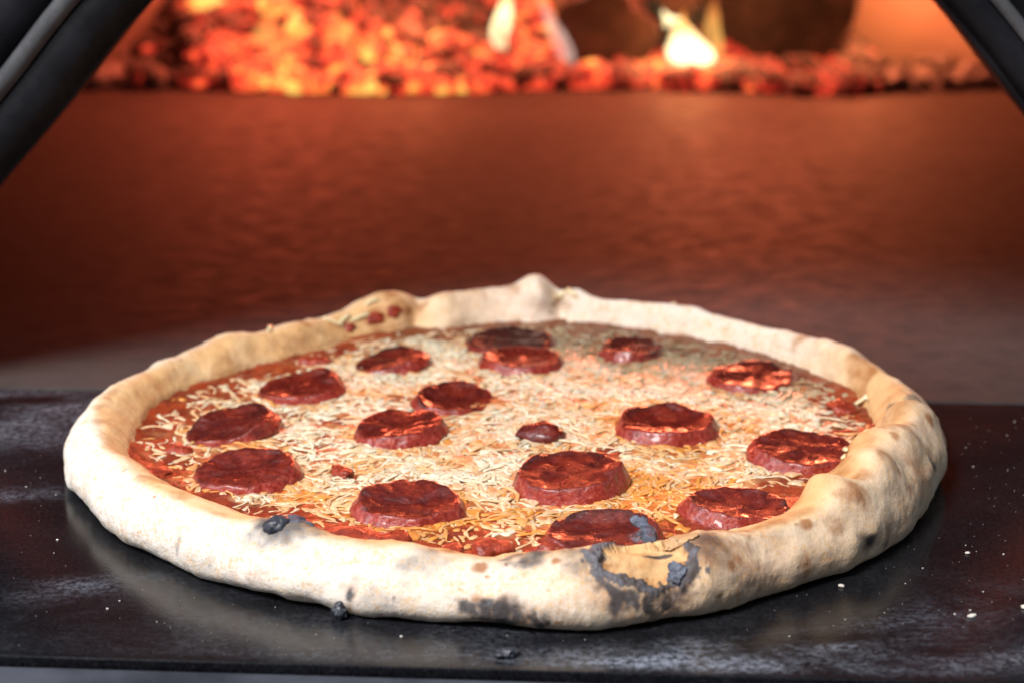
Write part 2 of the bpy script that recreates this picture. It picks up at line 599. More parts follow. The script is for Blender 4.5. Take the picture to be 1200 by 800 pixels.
def build_wall():
    # front plate with the arch-shaped hole, then the vault behind it
    n = 96
    V, F = [], []
    for i in range(n + 1):
        phi = math.pi * i / n
        x, z = arch_pt(i / n, 0.0045)
        V.append((x, 0.1245, max(z, 0)))
        c, s = math.cos(phi), math.sin(phi)
        k = min(0.85 / max(abs(c), 1e-6), 0.55 / max(abs(s), 1e-6))
        V.append((ARCH_C + c * k, 0.1245, max(s * k, 0)))
    o = link('facade', mesh_np('facade', V, grid_faces(n + 1, 2)), M['shell'])
    tag(o, kind='structure')
    ny, nphi = 60, 72
    V = []
    for j in range(ny + 1):
        t = j / ny
        y = 0.126 + 0.755 * t
        grow = 0.30 + 0.08 * smooth(0, 0.35, t)
        close = max(1 - max((t - 0.495) / 0.505, 0) ** 2, 0) ** 0.5
        w, h = grow * close, (0.235 + 0.05 * smooth(0, 0.35, t)) * close
        for i in range(nphi + 1):
            phi = math.pi * i / nphi
            c, s = math.cos(phi), math.sin(phi)
            V.append((ARCH_C + w * np.sign(c) * abs(c) ** 0.8, y, h * abs(s) ** 0.8))
    V = np.array(V)
    d = fbm(V, 0.06, 5) * 0.006
    Cn = V - np.array([ARCH_C, 0.5, 0.0])
    V = V + Cn / np.maximum(np.linalg.norm(Cn, axis=1), 1e-6)[:, None] * d[:, None]
    V[:, 2] = np.maximum(V[:, 2], -0.001)
    tag(link('oven_wall', mesh_np('oven_wall', V, grid_faces(ny + 1, nphi + 1)), M['wall']), kind='structure')


build_wall()

# ------------------------------------------------------------------ pizza
pizza = tag(empty('pizza', (0, 0, 0)), 'round pepperoni pizza with charred puffy crust on black stone', 'pizza')


def table(pairs, sm=0.0):
    a = np.array(sorted((p % 360, v) for p, v in pairs), float)
    ang = np.concatenate([a[:, 0] - 360, a[:, 0], a[:, 0] + 360])
    val = np.tile(a[:, 1], 3)
    g = np.arange(0, 360, 0.5)
    v = np.interp(g, ang, val)
    if sm:
        k = np.exp(-0.5 * (np.arange(-40, 41) * 0.5 / sm) ** 2)
        k /= k.sum()
        v = np.convolve(np.concatenate([v[-40:], v, v[:40]]), k, 'valid')
    return lambda deg: np.interp(np.asarray(deg) % 360, np.append(g, 360), np.append(v, v[0]))


T_BASE = table([(-161, .1483), (-152, .147), (-141, .1476), (-130, .1474), (-119, .150), (-110, .1507), (-98, .1524), (-94, .1542), (-89, .157),
                (-85, .1589), (-81, .1604), (-77, .1592), (-70, .159), (-65, .156), (-60, .1539), (-48, .1548), (-37, .1512), (-28, .149), (-16, .1463),
                (-5, .145), (7, .144), (20, .1425), (45, .140), (65, .139), (85, .142), (100, .139), (116, .139), (130, .131), (145, .132), (160, .137),
                (170, .141), (185, .146)], 1.6)
T_CREST = table([(-165, .138), (-150, .137), (-142, .140), (-133, .142), (-125, .141), (-118, .1385), (-107, .142), (-100, .142), (-92, .145), (-85, .146),
                 (-78, .149), (-70, .146), (-62, .147), (-52, .146), (-43, .143), (-32, .1375), (-21, .1365), (-10, .1370), (0, .1370), (10, .1355), (34, .1315),
                 (55, .130), (74, .131), (82, .135), (85, .137), (92, .1345), (100, .1305), (111, .1335), (124, .124), (133, .119), (140, .120), (150, .126),
                 (160, .128), (170, .133), (180, .138)], 1.6)
T_H = table([(0, .0205), (20, .0205), (45, .0195), (74, .0205), (82, .0225), (85, .0250), (87.5, .0225), (92, .022), (100, .0215), (103, .0195), (107, .0215), (112, .0225), (120, .0195), (133, .0185),
             (150, .0190), (170, .0190), (200, .0185), (225, .0185), (240, .0175), (250, .0172), (260, .0170), (268, .0150), (272, .0165), (280, .0185), (290, .018),
             (300, .0185), (315, .0205), (328, .0245), (338, .0250), (350, .0225)], 1.2)
T_IN = table([(0, .1265), (15, .1275), (26, .1270), (44, .1245), (65, .1250), (80, .1255), (95, .1245), (102, .116), (109, .121), (120, .116), (127, .113), (137, .109),
              (146, .113), (158, .117), (171, .1230), (182, .1255), (192, .1265), (205, .1255), (220, .1265), (240, .122), (260, .1275), (268, .1300), (280, .131),
              (298, .131), (312, .128), (318, .122), (325, .118), (332, .121), (345, .1235)], 1.6)
Z_IN = 0.0105


def catmull(P, ts):
    """P (..., k, 2) control points, ts samples in 0..1 -> (..., len(ts), 2)"""
    k = P.shape[-2]
    Pp = np.concatenate([2 * P[..., :1, :] - P[..., 1:2, :], P, 2 * P[..., -1:, :] - P[..., -2:-1, :]], -2)
    x = ts * (k - 1)
    i = np.minimum(x.astype(int), k - 2)
    f = (x - i)[:, None]
    p0, p1, p2, p3 = (Pp[..., i + j, :] for j in range(4))
    return 0.5 * (2 * p1 + (p2 - p0) * f + (2 * p0 - 5 * p1 + 4 * p2 - p3) * f ** 2 + (3 * p1 - p0 - 3 * p2 + p3) * f ** 3)


# bumps pushed out of (or into) the crust: world x, y, z, radius, height
BUMPS = [(-0.0640, -0.1240, 0.017, .011, .0030),                                            # under the black blister
         (0.0575, -0.1425, 0.0165, .0090, .0030), (0.0395, -0.1600, 0.006, .007, .0010),
         (0.0100, -0.1560, 0.012, .018, .0016), (0.0700, -0.1420, 0.010, .016, .0014), (-0.03, -0.150, .010, .016, .0010),
         (0.0985, -0.1000, 0.0205, .0085, .0034), (0.0945, -0.0990, 0.0195, .0045, .0016), (0.1120, -0.0820, 0.0240, .010, .0026),
         (0.1240, -0.0595, 0.0245, .010, .0018), (0.1140, -0.060, 0.019, .008, .0026), (0.1180, -0.045, .020, .006, .0018), (0.1300, -0.0270, 0.0220, .0075, .0022), (0.1385, -0.0250, .0200, .006, .0016),
         (0.1310, -0.0130, 0.0220, .0060, -.0022), (0.1250, -0.0380, 0.0220, .0050, -.0024), (0.1040, -0.0900, 0.0225, .0050, -.0022),
         (0.1089, -0.1102, 0.0056, .0050, -.0014),
         (-0.0337, 0.1250, 0.0198, .0035, -.0030), (-0.0338, 0.1190, 0.0166, .0038, -.0038), (-0.0341, 0.1158, 0.0127, .0035, -.0030),
         (-0.0260, 0.1240, 0.0190, .0060, .0022), (-0.0440, 0.1190, 0.0190, .0080, .0020),
         (0.0207, 0.1300, 0.0208, .0030, -.0034), (0.0211, 0.1267, 0.0173, .0030, -.0040), (0.0214, 0.1247, 0.0137, .0030, -.0034),
         (0.0110, 0.1320, 0.0235, .0065, .0032), (0.0145, 0.1285, 0.0190, .0045, .0026), (0.0255, 0.1295, 0.020, .005, .0014),
         (-0.1050, 0.0700, 0.0200, .014, .0022), (-0.0850, 0.0880, 0.0200, .010, .0016), (-0.1250, 0.0200, 0.0200, .016, .0016), (-0.1280, -0.0500, 0.0200, .016, -.0014),
         (-0.1200, -0.0200, 0.0150, .010, .0018), (-0.1180, 0.0100, 0.0140, .007, -.0016), (0.0700, 0.1080, 0.0210, .012, .0014), (0.1180, 0.0500, 0.0200, .012, .0014)]
# stains: world x, y, z, radius, strength ; toast = brown, char = black
TOAST = [(0.0590, -0.1413, 0.0180, .0095, .95), (0.0690, -0.1410, 0.0135, .0100, .55), (0.0894, -0.1278, 0.0075, .0055, .75),
         (0.1049, -0.1040, 0.0215, .0070, .80), (0.1280, -0.0703, 0.0160, .0110, .62), (0.1240, -0.0560, 0.0251, .0075, .85), (0.1160, -0.0520, .0225, .0060, .8), (0.1170, -0.0820, 0.0250, .0075, .70), (0.1080, -0.0930, .0230, .006, .75),
         (0.0960, -0.1160, .0170, .007, .6), (0.0800, -0.1300, .0150, .007, .5), (0.1300, -0.0400, .0220, .005, .6), (0.1345, -0.0850, .010, .006, .55), (0.1180, -0.1020, .008, .008, .6),
         (-0.0796, -0.1291, 0.0090, .0080, .42), (-0.0716, -0.1353, 0.0065, .0070, .45), (-0.0908, -0.1193, 0.0090, .0070, .36), (-0.062, -0.1395, .006, .006, .4), (-0.1316, -0.0615, 0.0144, .0080, .40), (-0.1340, -0.0780, .006, .008, .38),
         (-0.1333, -0.0247, 0.0196, .0075, .60), (-0.1240, -0.0350, 0.0160, .0060, .62), (-0.1270, -0.0450, 0.0205, .0055, .60), (-0.1200, -0.0708, 0.0200, .0060, .55), (-0.1100, -0.0800, .0180, .006, .6),
         (-0.1350, -0.0100, 0.0190, .0045, .6), (-0.1290, 0.0080, .0215, .0050, .5), (0.1094, 0.0711, 0.0225, .0060, .80), (0.1236, 0.0380, 0.0200, .0060, .70), (0.0900, 0.0900, .0225, .005, .55),
         (-0.0503, 0.1110, 0.0157, .0070, .80), (-0.0628, 0.1003, 0.0153, .0060, .70), (-0.0440, 0.1164, 0.0177, .0060, .75), (-0.0380, 0.1180, .0190, .005, .9), (-0.0474, 0.1200, 0.0225, .0060, .85),
         (-0.0330, 0.1230, .0180, .0045, .9), (-0.0111, 0.1310, 0.0220, .0050, .6), (0.0020, 0.1330, .0230, .0050, .7), (-0.0220, 0.1290, .0220, .005, .7), (0.0120, 0.1360, .0240, .0050, .6), (0.0211, 0.1280, .0170, .0035, .8),
         (-0.0900, 0.0880, .0215, .006, .55), (-0.1130, 0.0640, .0215, .006, .45), (0.0400, 0.1350, .0220, .005, .5), (0.0600, 0.1270, .0220, .005, .5)]
CHAR = [(-0.0640, -0.1235, 0.0200, .0095, .80), (-0.0585, -0.1240, .0200, .0075, .75), (-0.0255, -0.1463, 0.0143, .0060, .52), (-0.0210, -0.1430, .0165, .0045, .50), (-0.0363, -0.1497, 0.0091, .0045, .42), (-0.0424, -0.1479, 0.0090, .0022, .85), (-0.0300, -0.1510, .010, .0018, .8),
        (-0.0110, -0.1580, 0.0045, .0034, .85), (-0.0060, -0.1586, 0.0050, .0040, 1.0), (0.0000, -0.1595, 0.0048, .0042, 1.05), (0.0059, -0.1603, 0.0045, .0036, .95), (0.0110, -0.1607, 0.0046, .0030, .80),
        (0.0084, -0.1464, 0.0175, .0060, .78), (0.0050, -0.1440, 0.0175, .0040, .70), (0.0200, -0.1460, .0180, .0070, .62), (0.0240, -0.1520, .0165, .0055, .62), (0.0346, -0.1580, 0.0095, .0044, 1.1), (0.0300, -0.1585, .0095, .0042, 1.1), (0.0268, -0.1560, .0120, .0034, 1.1), (0.0255, -0.1520, .0155, .0030, 1.0), (0.0443, -0.1570, 0.0072, .0040, 1.1), (0.0490, -0.1555, .0078, .0036, 1.05), (0.0500, -0.1520, .0110, .0030, .95),
        (0.0570, -0.1420, 0.0190, .0075, .62), (0.0530, -0.1440, .0175, .0040, .75), (0.1089, -0.1102, 0.0056, .0034, .85), (0.1150, -0.1030, .0050, .0030, .5), (0.1360, -0.0110, 0.0225, .0055, .72), (0.1310, -0.0115, 0.0225, .0062, .80), (0.1270, -0.0115, .0215, .0050, .70), (0.1365, -0.0577, 0.0175, .0036, .75),
        (-0.0965, -0.1133, 0.0108, .0028, .55), (-0.0860, -0.1235, .0085, .0028, .45), (-0.0670, -0.1370, .0080, .0024, .45), (-0.1345, -0.0820, .0050, .0030, .45), (0.0207, 0.1275, .0165, .0022, .8), (-0.1350, -0.0250, .0210, .0026, .4)]


def near_field(V, spots, wob, seed):
    f = np.zeros(len(V))
    W = V + np.stack([fbm(V, 0.007, seed), fbm(V, 0.007, seed + 1), fbm(V, 0.007, seed + 2)], 1) * wob
    for (x, y, z, r, a) in spots:
        d2 = ((W - np.array([x, y, z])) ** 2).sum(1)
        f = np.maximum(f, a * np.exp(-(d2 / r ** 2) ** 1.3))
    return f


def build_crust():
    deg = np.concatenate([np.linspace(-94, -60, 560, endpoint=False), np.linspace(-60, 266, 1150, endpoint=False)]) % 360
    NA, NS = len(deg), 128
    b, c, h, i = T_BASE(deg), T_CREST(deg), T_H(deg), T_IN(deg)
    bul = 0.0022 + 0.0008 * np.sin(np.radians(deg * 3 + 40))
    P = np.stack([np.stack(p, -1) for p in (
        (b - 0.030, 0 * b + 0.0008), (b - 0.008, 0 * b + 0.0004), (b - 0.0008, 0 * b + 0.0012), (b + bul, h * 0.28), (b + bul * 0.9 + (c - b) * 0.12, h * 0.60),
        (b + (c - b) * 0.52, h * 0.90), (c, h), (c + (i - c) * 0.42, Z_IN + (h - Z_IN) * 0.82), (c + (i - c) * 0.85, Z_IN + (h - Z_IN) * 0.28), (i - 0.001, 0 * b + Z_IN - 0.0008),
        (i - 0.010, 0 * b + Z_IN - 0.004))], 1)
    S = catmull(P, np.linspace(0, 1, NS))
    a = np.radians(deg)[:, None]
    V = np.stack([S[..., 0] * np.cos(a), S[..., 0] * np.sin(a), S[..., 1]], -1)
    # outward direction within the section
    dS = np.gradient(S, axis=1)
    nr, nz = dS[..., 1], -dS[..., 0]
    L = np.maximum(np.hypot(nr, nz), 1e-9)
    N = np.stack([nr / L * np.cos(a), nr / L * np.sin(a), nz / L], -1)
    V, N = V.reshape(-1, 3), N.reshape(-1, 3)
    s = np.tile(np.linspace(0, 1, NS), NA)
    free = smooth(0.10, 0.24, s) * (1 - smooth(0.86, 0.97, s))
    disp = fbm(V, 0.030, 1) * 0.0021 + fbm(V, 0.011, 2) * 0.00085 + fbm(V, 0.0035, 3) * 0.00022 + vnoise(V, 0.0013, 4) * 0.00007
    for (x, y, z, r, hh) in BUMPS:
        hh = hh * (1.6 if x > 0.09 and y < 0 else 1.25)
        d2 = ((V - np.array([x, y, z])) ** 2).sum(1)
        disp = disp + hh * np.exp(-(d2 / r ** 2))
    # small blisters under the skin
    r1 = np.random.default_rng(23)
    for i in r1.integers(0, len(V), 260):
        if 0.22 < s[i] < 0.80:
            r = 0.0012 + 0.0030 * r1.random() ** 2
            d2 = ((V - V[i]) ** 2).sum(1)
            disp = disp + r * r1.uniform(0.06, 0.17) * np.exp(-(d2 / r ** 2) ** 1.5)
    # the burst bubble: a torn hollow with a ragged, scorched lip
    u = V[:, 0] - 0.0400
    w = (V[:, 2] - 0.0157) * 0.9 + (V[:, 1] + 0.1455) * 0.55
    wob = fbm(V, 0.006, 45) * 0.28 + fbm(V, 0.0024, 46) * 0.22 + fbm(V, 0.0011, 47) * 0.10
    q = np.hypot(u / 0.0122, w / 0.0075) + wob
    near = smooth(0.03, 0.015, np.abs(u)) * smooth(-0.10, -0.12, V[:, 1])
    th = np.arctan2(w / 0.0075, u / 0.0122)
    hollow = smooth(1.02, 0.86, q) * near
    lipw = 0.16 + 0.22 * np.exp(-((np.abs(th) - np.pi) / 0.7) ** 2) + 0.26 * np.exp(-((th + 1.9) / 0.6) ** 2) + 0.20 * np.exp(-((th + 0.55) / 0.4) ** 2)
    lipm = np.exp(-((q - 1.0 - lipw * 0.45) / lipw) ** 2) * near * (1 - 0.75 * np.exp(-((th - 1.4) / 0.8) ** 2))
    disp = disp - 0.0026 * hollow + 0.0010 * lipm * (0.6 + 0.8 * fbm(V, 0.002, 48))
    V = V + N * (disp * free)[:, None]
    V[:, 2] = np.maximum(V[:, 2], 0.0004)
    ang = np.degrees(np.arctan2(V[:, 1], V[:, 0]))
    # flour clings to the outside on the left and front; the inner slopes are oily and golden
    left = smooth(0.06, -0.12, V[:, 0] + 0.25 * V[:, 1])
    outer = smooth(0.68, 0.50, s + 0.05 * fbm(V, 0.015, 9))
    back = smooth(0.02, 0.09, V[:, 1]) * smooth(-0.06, 0.02, V[:, 0])
    flour = np.clip(outer * (0.42 + 0.58 * left) + 0.78 * back * smooth(0.5, 0.6, s), 0, 1)
    toast = 0.30 * smooth(0.50, 0.74, s) * (1 - 0.8 * back) + 0.16 * smooth(0.55, 0.62, s) * smooth(0.70, 0.62, s)
    toast = toast + 0.42 * smooth(0.0, 0.5, fbm(V, 0.020, 21)) * smooth(-0.06, 0.09, V[:, 0]) * (1 - back) + 0.25 * smooth(0.1, 0.5, fbm(V, 0.014, 22)) * (1 - back)
    toast = toast + 0.75 * smooth(0.86, 0.93, s)
    toast = np.maximum(toast, near_field(V, TOAST, 0.005, 31))
    toast = np.maximum(toast, near_field(V, [(x, y, z, r * 1.9, a * 0.55) for x, y, z, r, a in CHAR if x > -0.05], 0.005, 35))
    r2 = np.random.default_rng(19)
    specks = []
    for i in r2.integers(0, len(V), 900):
        if 0.25 < s[i] < 0.72 and (V[i, 0] > -0.02 or r2.random() < 0.35) and not (V[i, 1] > 0.05 and V[i, 0] > -0.03) and len(specks) < 130:
            specks.append((*V[i], 0.0010 + 0.0028 * r2.random() ** 3, 0.45 + 0.5 * r2.random()))
    toast = np.maximum(toast, near_field(V, specks, 0.0015, 33))
    char = near_field(V, [(x, y, z, r * 1.2, a * 1.2) for x, y, z, r, a in CHAR], 0.006, 41)
    lip_c = smooth(0.30, 0.75, lipm)
    char = np.maximum(char * (1 - hollow), lip_c * 1.15)
    ash = lip_c * smooth(-0.1, 0.45, fbm(V, 0.0045, 49) + 0.25 * (th < -2.2) + 0.3 * (np.abs(th) > 2.5) + 0.35 * np.exp(-((th + 0.55) / 0.4) ** 2))
    flour = flour * (1 - hollow) * (1 - 0.8 * np.exp(-np.maximum(q - 1, 0) / 0.5) * near)
    toast = np.where(hollow > 0.02, toast * (1 - hollow) + hollow * (0.46 + 0.35 * smooth(0.45, 0.95, q) * (w < 0) + 0.2 * fbm(V, 0.006, 50)), toast)
    slit = near * smooth(1.0, 0.7, np.hypot((u - 0.004) / 0.0052, (w - 0.0030) / 0.0012) + wob)
    char = np.maximum(char, slit)
    me = mesh_np('crust', V, grid_faces(NA, NS, True), True, {'mask': np.stack([flour, toast, char, ash], 1)})
    global CRUST
    CRUST = BVHTree.FromPolygons(V.tolist(), grid_faces(NA, NS, True).tolist())
    return link('crust', me, M['crust'], pizza)


# pepperoni: x, y, radius, height, yaw, squash, cup, tilt about x / y, darkness, label
SLICES = [
    (-0.0723, 0.0320, .0150, .0078, 0.2, .80, 0.35, 6, -8, .15, 'folded pepperoni slice near the left rim'),
    (-0.0422, 0.0666, .0138, .0062, 0.6, .90, 0.50, 3, -10, .35, 'pepperoni slice with a white fleck near the back rim'),
    (0.0055, 0.0670, .0154, .0070, 0.1, .95, 1.0, 0, 0, .20, 'pepperoni slice in front of the dark one at the back rim'),
    (0.0015, 0.0930, .0170, .0055, 0.3, .90, .8, 4, 0, .95, 'blackened pepperoni slice tucked under the back rim'),
    (0.0471, 0.0826, .0134, .0066, 1.2, .85, 1.0, 0, 5, .75, 'dark pepperoni slice right of the back middle'),
    (0.0893, 0.0468, .0158, .0055, 0.4, .92, .9, 4, 4, .40, 'oily pepperoni slice near the right back rim'),
    (-0.0185, 0.0177, .0155, .0068, 0.9, .82, 1.3, 4, 6, .25, 'crumpled pepperoni slice with curled edge bumps'),
    (-0.0922, -0.0115, .0160, .0068, 0.5, .85, 0.20, 8, -10, .30, 'dark pepperoni slice tilted beside the left rim'),
    (-0.0825, -0.0578, .0166, .0082, 0.2, .95, 0.15, 6, -4, .05, 'large pale-sided pepperoni slice at the left front'),
    (-0.0350, -0.0181, .0154, .0078, 0.7, .92, 0.45, 3, -4, .15, 'pepperoni slice left of the small torn piece'),
    (0.0543, -0.0134, .0168, .0080, 0.3, .92, 0.90, 3, 0, .10, 'cupped pepperoni slice right of the small torn piece'),
    (0.0978, -0.0389, .0180, .0085, 0.0, .90, 0.50, 4, 4, .15, 'large pepperoni slice near the right rim'),
    (0.0206, -0.0661, .0178, .0105, 0.4, .95, 0.60, 4, -3, .05, 'thickest pepperoni slice at the front middle'),
    (0.0712, -0.0901, .0165, .0075, 0.2, .95, 1.2, 2, 6, .10, 'cupped pepperoni slice at the right front'),
    (-0.0290, -0.0885, .0166, .0078, 0.5, .97, 0.55, 4, 3, .05, 'round pepperoni slice left of the front middle'),
    (0.0291, -0.1141, .0170, .0090, 0.3, .95, 0.90, 6, -2, .25, 'pepperoni slice with an ash-grey burnt corner above the burst bubble'),
]


def top_z(x, y):
    P = np.stack([x, y, 0 * x], -1).reshape(-1, 3)
    z = Z_IN + 0.0009 * fbm(P, 0.018, 51) + 0.0005 * fbm(P, 0.006, 52)
    r = np.hypot(P[:, 0], P[:, 1])
    return z + 0.0012 * smooth(0.09, 0.03, r)


def inside(x, y, margin):
    r = np.hypot(x, y)
    return r < T_IN(np.degrees(np.arctan2(y, x))) - margin


def cheese_amount(x, y):
    """1 = thick cheese, 0 = bare sauce"""
    r = np.hypot(x, y) / T_IN(np.degrees(np.arctan2(y, x)))
    P = np.stack([x, y, 0 * x], 1)
    a = 1 - smooth(0.80, 0.97, r + 0.07 * fbm(P, 0.02, 61))
    a = a * (0.62 + 0.38 * smooth(-0.35, 0.1, fbm(P, 0.022, 62)))
    for (cx, cy, cr) in [(-0.012, -0.112, .012), (-0.052, -0.100, .012), (0.052, -0.108, .010), (-0.060, 0.000, .010), (0.085, -0.068, .010), (-0.095, 0.030, .012), (0.01, -0.112, .010), (0.035, -0.035, .009), (-0.06, -0.03, .007)]:
        a = a * (1 - 0.65 * np.exp(-((x - cx) ** 2 + (y - cy) ** 2) / cr ** 2))
    lf = np.exp(-(((x + 0.105) / 0.028) ** 2 + ((y + 0.035) / 0.06) ** 2))
    return np.clip(a * (1 - 0.45 * lf), 0.10, 1)


def stain(x, y):
    """how orange with oil"""
    P = np.stack([x, y, 0 * x], 1)
    s = 0.50 + 0.60 * fbm(P, 0.016, 71, 3)
    for (cx, cy, r, w) in [(-0.01, -0.100, .028, .45), (0.05, -0.095, .028, .5), (0.045, -0.055, .03, .40), (-0.055, -0.085, .03, .25), (0.07, 0.0, .03, .25),
                           (0.0, -0.02, .03, -.10), (0.02, 0.04, .045, -.15), (0.08, 0.02, .04, -.2), (-0.05, 0.05, .04, -.1), (0.0, -0.05, 0.02, -.2), (0.09, -0.07, .02, -.2)]:
        s = s + w * np.exp(-((x - cx) ** 2 + (y - cy) ** 2) / r ** 2)
    for q in SLICES:
        d = np.hypot(x - q[0], y - q[1]) - q[2]
        s = s + 0.25 * np.exp(-np.maximum(d, 0) / 0.004)
    return np.clip(s, 0, 1)


def build_sauce():
    NA, NR = 620, 190
    a = np.linspace(0, 2 * np.pi, NA, endpoint=False)
    t = np.linspace(0.0, 1, NR)
    R = T_IN(np.degrees(a)) + 0.0035
    X = (R[:, None] * t[None]) * np.cos(a)[:, None]
    Y = (R[:, None] * t[None]) * np.sin(a)[:, None]
    x, y = X.ravel(), Y.ravel()
    P = np.stack([x, y, 0 * x], 1)
    edge = np.tile(smooth(0.90, 1.0, t), NA)
    z = top_z(x, y) + 0.0005 * fbm(P, 0.0035, 81) + 0.00025 * vnoise(P, 0.0016, 84) + edge * 0.0010
    ch = cheese_amount(x, y)
    st = stain(x, y)
    red = np.array([0.30, 0.040, 0.012])
    dred = np.array([0.16, 0.018, 0.007])
    org = np.array([0.66, 0.19, 0.028])
    crm = np.array([0.74, 0.56, 0.31])
    f1 = smooth(-0.4, 0.4, fbm(P, 0.008, 82))[:, None]
    sauce = red * f1 + dred * (1 - f1)
    chs = crm * (1 - st)[:, None] + org * st[:, None]
    k = np.clip(ch * 1.40 - 0.32 + 0.60 * fbm(P, 0.006, 83), 0, 1)[:, None]
    col = sauce * (1 - k) + chs * k
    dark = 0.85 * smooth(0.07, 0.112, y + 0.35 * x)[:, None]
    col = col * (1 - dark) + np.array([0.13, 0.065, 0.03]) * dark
    V = np.stack([x, y, z], 1)
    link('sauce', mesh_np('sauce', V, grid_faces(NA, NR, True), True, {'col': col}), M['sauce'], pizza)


def build_cheese():
    NSH = 8200
    pts = rng.uniform(-0.135, 0.135, (60000, 2))
    x, y = pts[:, 0], pts[:, 1]
    ok = inside(x, y, 0.002) & (rng.random(len(x)) < 0.06 + 0.94 * cheese_amount(x, y))
    for q in SLICES:
        ok &= np.hypot(x - q[0], y - q[1]) > q[2] * 0.93
    x, y = x[ok][:NSH], y[ok][:NSH]
    n = len(x)
    P = np.stack([x, y, 0 * x], 1)
    ang = fbm(P, 0.022, 91) * 5.5 + rng.normal(0, 0.62, n)
    Ln = 0.0045 + 0.0105 * rng.random(n) ** 1.4
    Wd = rng.uniform(0.00042, 0.00090, n)
    bend = rng.normal(0, 0.75, n)
    pool = rng.random(n) < 0.18          # strands already melted into low pools
    Wd = np.where(pool, Wd * rng.uniform(1.8, 3.2, n), Wd)
    Ln = np.where(pool, np.minimum(Ln, 0.0075), Ln)
    lift = rng.uniform(-0.0009, 0.0001, n) + (rng.random(n) < 0.10) * rng.uniform(0, 0.0006, n)
    K, S = 9, 6
    u = np.linspace(-1, 1, K)
    prof = np.sqrt(np.maximum(1 - np.abs(u) ** 3.2, 0.02))
    cx = u[None] * Ln[:, None] * 0.5
    cy = bend[:, None] * (u[None] ** 2 - 0.4) * Ln[:, None] * 0.22
    wav = rng.uniform(0, 6.28, n)
    cy = cy + 0.0006 * np.sin(u[None] * 3.3 + wav[:, None])
    fat = 1 + 0.30 * np.sin(u[None] * 5 + wav[:, None] * 3)
    th = np.linspace(0, 2 * np.pi, S, endpoint=False)
    ox = cx[:, :, None] + 0 * th
    oy = cy[:, :, None] + (Wd[:, None] * fat * prof[None])[:, :, None] * np.cos(th)
    oz = (np.where(pool, Wd * 0.22, Wd * 0.46)[:, None] * fat * prof[None])[:, :, None] * np.sin(th)
    ca, sa = np.cos(ang)[:, None, None], np.sin(ang)[:, None, None]
    X = x[:, None, None] + ox * ca - oy * sa
    Y = y[:, None, None] + ox * sa + oy * ca
    sag = -0.0007 * np.abs(u[None]) ** 3
    zc = top_z((x[:, None] + cx * np.cos(ang)[:, None]).ravel(), (y[:, None] + cx * np.sin(ang)[:, None]).ravel()).reshape(n, K)
    Z = zc[:, :, None] + lift[:, None, None] + sag[:, :, None] + oz + 0.0003
    V = np.stack([X, Y, Z], -1).reshape(n, K * S, 3)
    tube = grid_faces(K, S, False, True)
    st = np.clip(stain(x, y) * 1.15 - 0.27 + rng.normal(0, 0.24, n), 0, 1)[:, None]
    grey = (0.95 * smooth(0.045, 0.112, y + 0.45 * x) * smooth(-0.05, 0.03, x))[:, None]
    crm = np.array([0.86, 0.77, 0.55]) * rng.uniform(0.86, 1.06, (n, 1))
    org = np.array([0.76, 0.28, 0.05])
    col = crm * (1 - st) + org * st
    r = (np.hypot(x, y) / T_IN(np.degrees(np.arctan2(y, x))))
    red = (0.55 * smooth(0.80, 1.0, r) * rng.random(n))[:, None]
    col = col * (1 - red) + np.array([0.45, 0.10, 0.03]) * red
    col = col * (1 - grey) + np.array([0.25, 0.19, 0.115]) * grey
    # orange painted along each strand's foot and ends, to blend it into the base
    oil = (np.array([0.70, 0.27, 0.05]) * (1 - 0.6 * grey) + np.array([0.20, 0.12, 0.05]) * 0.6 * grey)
    foot_k = np.clip(0.62 * smooth(0.55, -0.25, np.sin(th))[None, None, :] + 0.45 * smooth(0.6, 1.0, np.abs(u))[None, :, None], 0, 0.85) * (0.55 + 0.45 * rng.random((n, 1, 1)))
    VC = (col[:, None, None, :] * (1 - foot_k[..., None]) + oil[:, None, None, :] * foot_k[..., None]).reshape(n, K * S, 3)
    # the largest in view: near the front, long, on top
    score = (Ln / 0.0105) * 1.0 + lift / 0.0011 * 0.8 + (-y / 0.13) * 0.8
    big = set(np.argsort(-score)[:300].tolist())
    for i in sorted(big):
        c = V[i].mean(0)
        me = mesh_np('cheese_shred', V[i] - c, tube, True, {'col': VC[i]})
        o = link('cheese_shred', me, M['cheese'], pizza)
        o.location = c
    rest = np.array([i for i in range(n) if i not in big])
    F = (tube[None] + (np.arange(len(rest)) * K * S)[:, None, None]).reshape(-1, 4)
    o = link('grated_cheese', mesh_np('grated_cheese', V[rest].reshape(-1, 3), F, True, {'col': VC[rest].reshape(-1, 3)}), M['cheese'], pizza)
    o['kind'] = 'stuff'


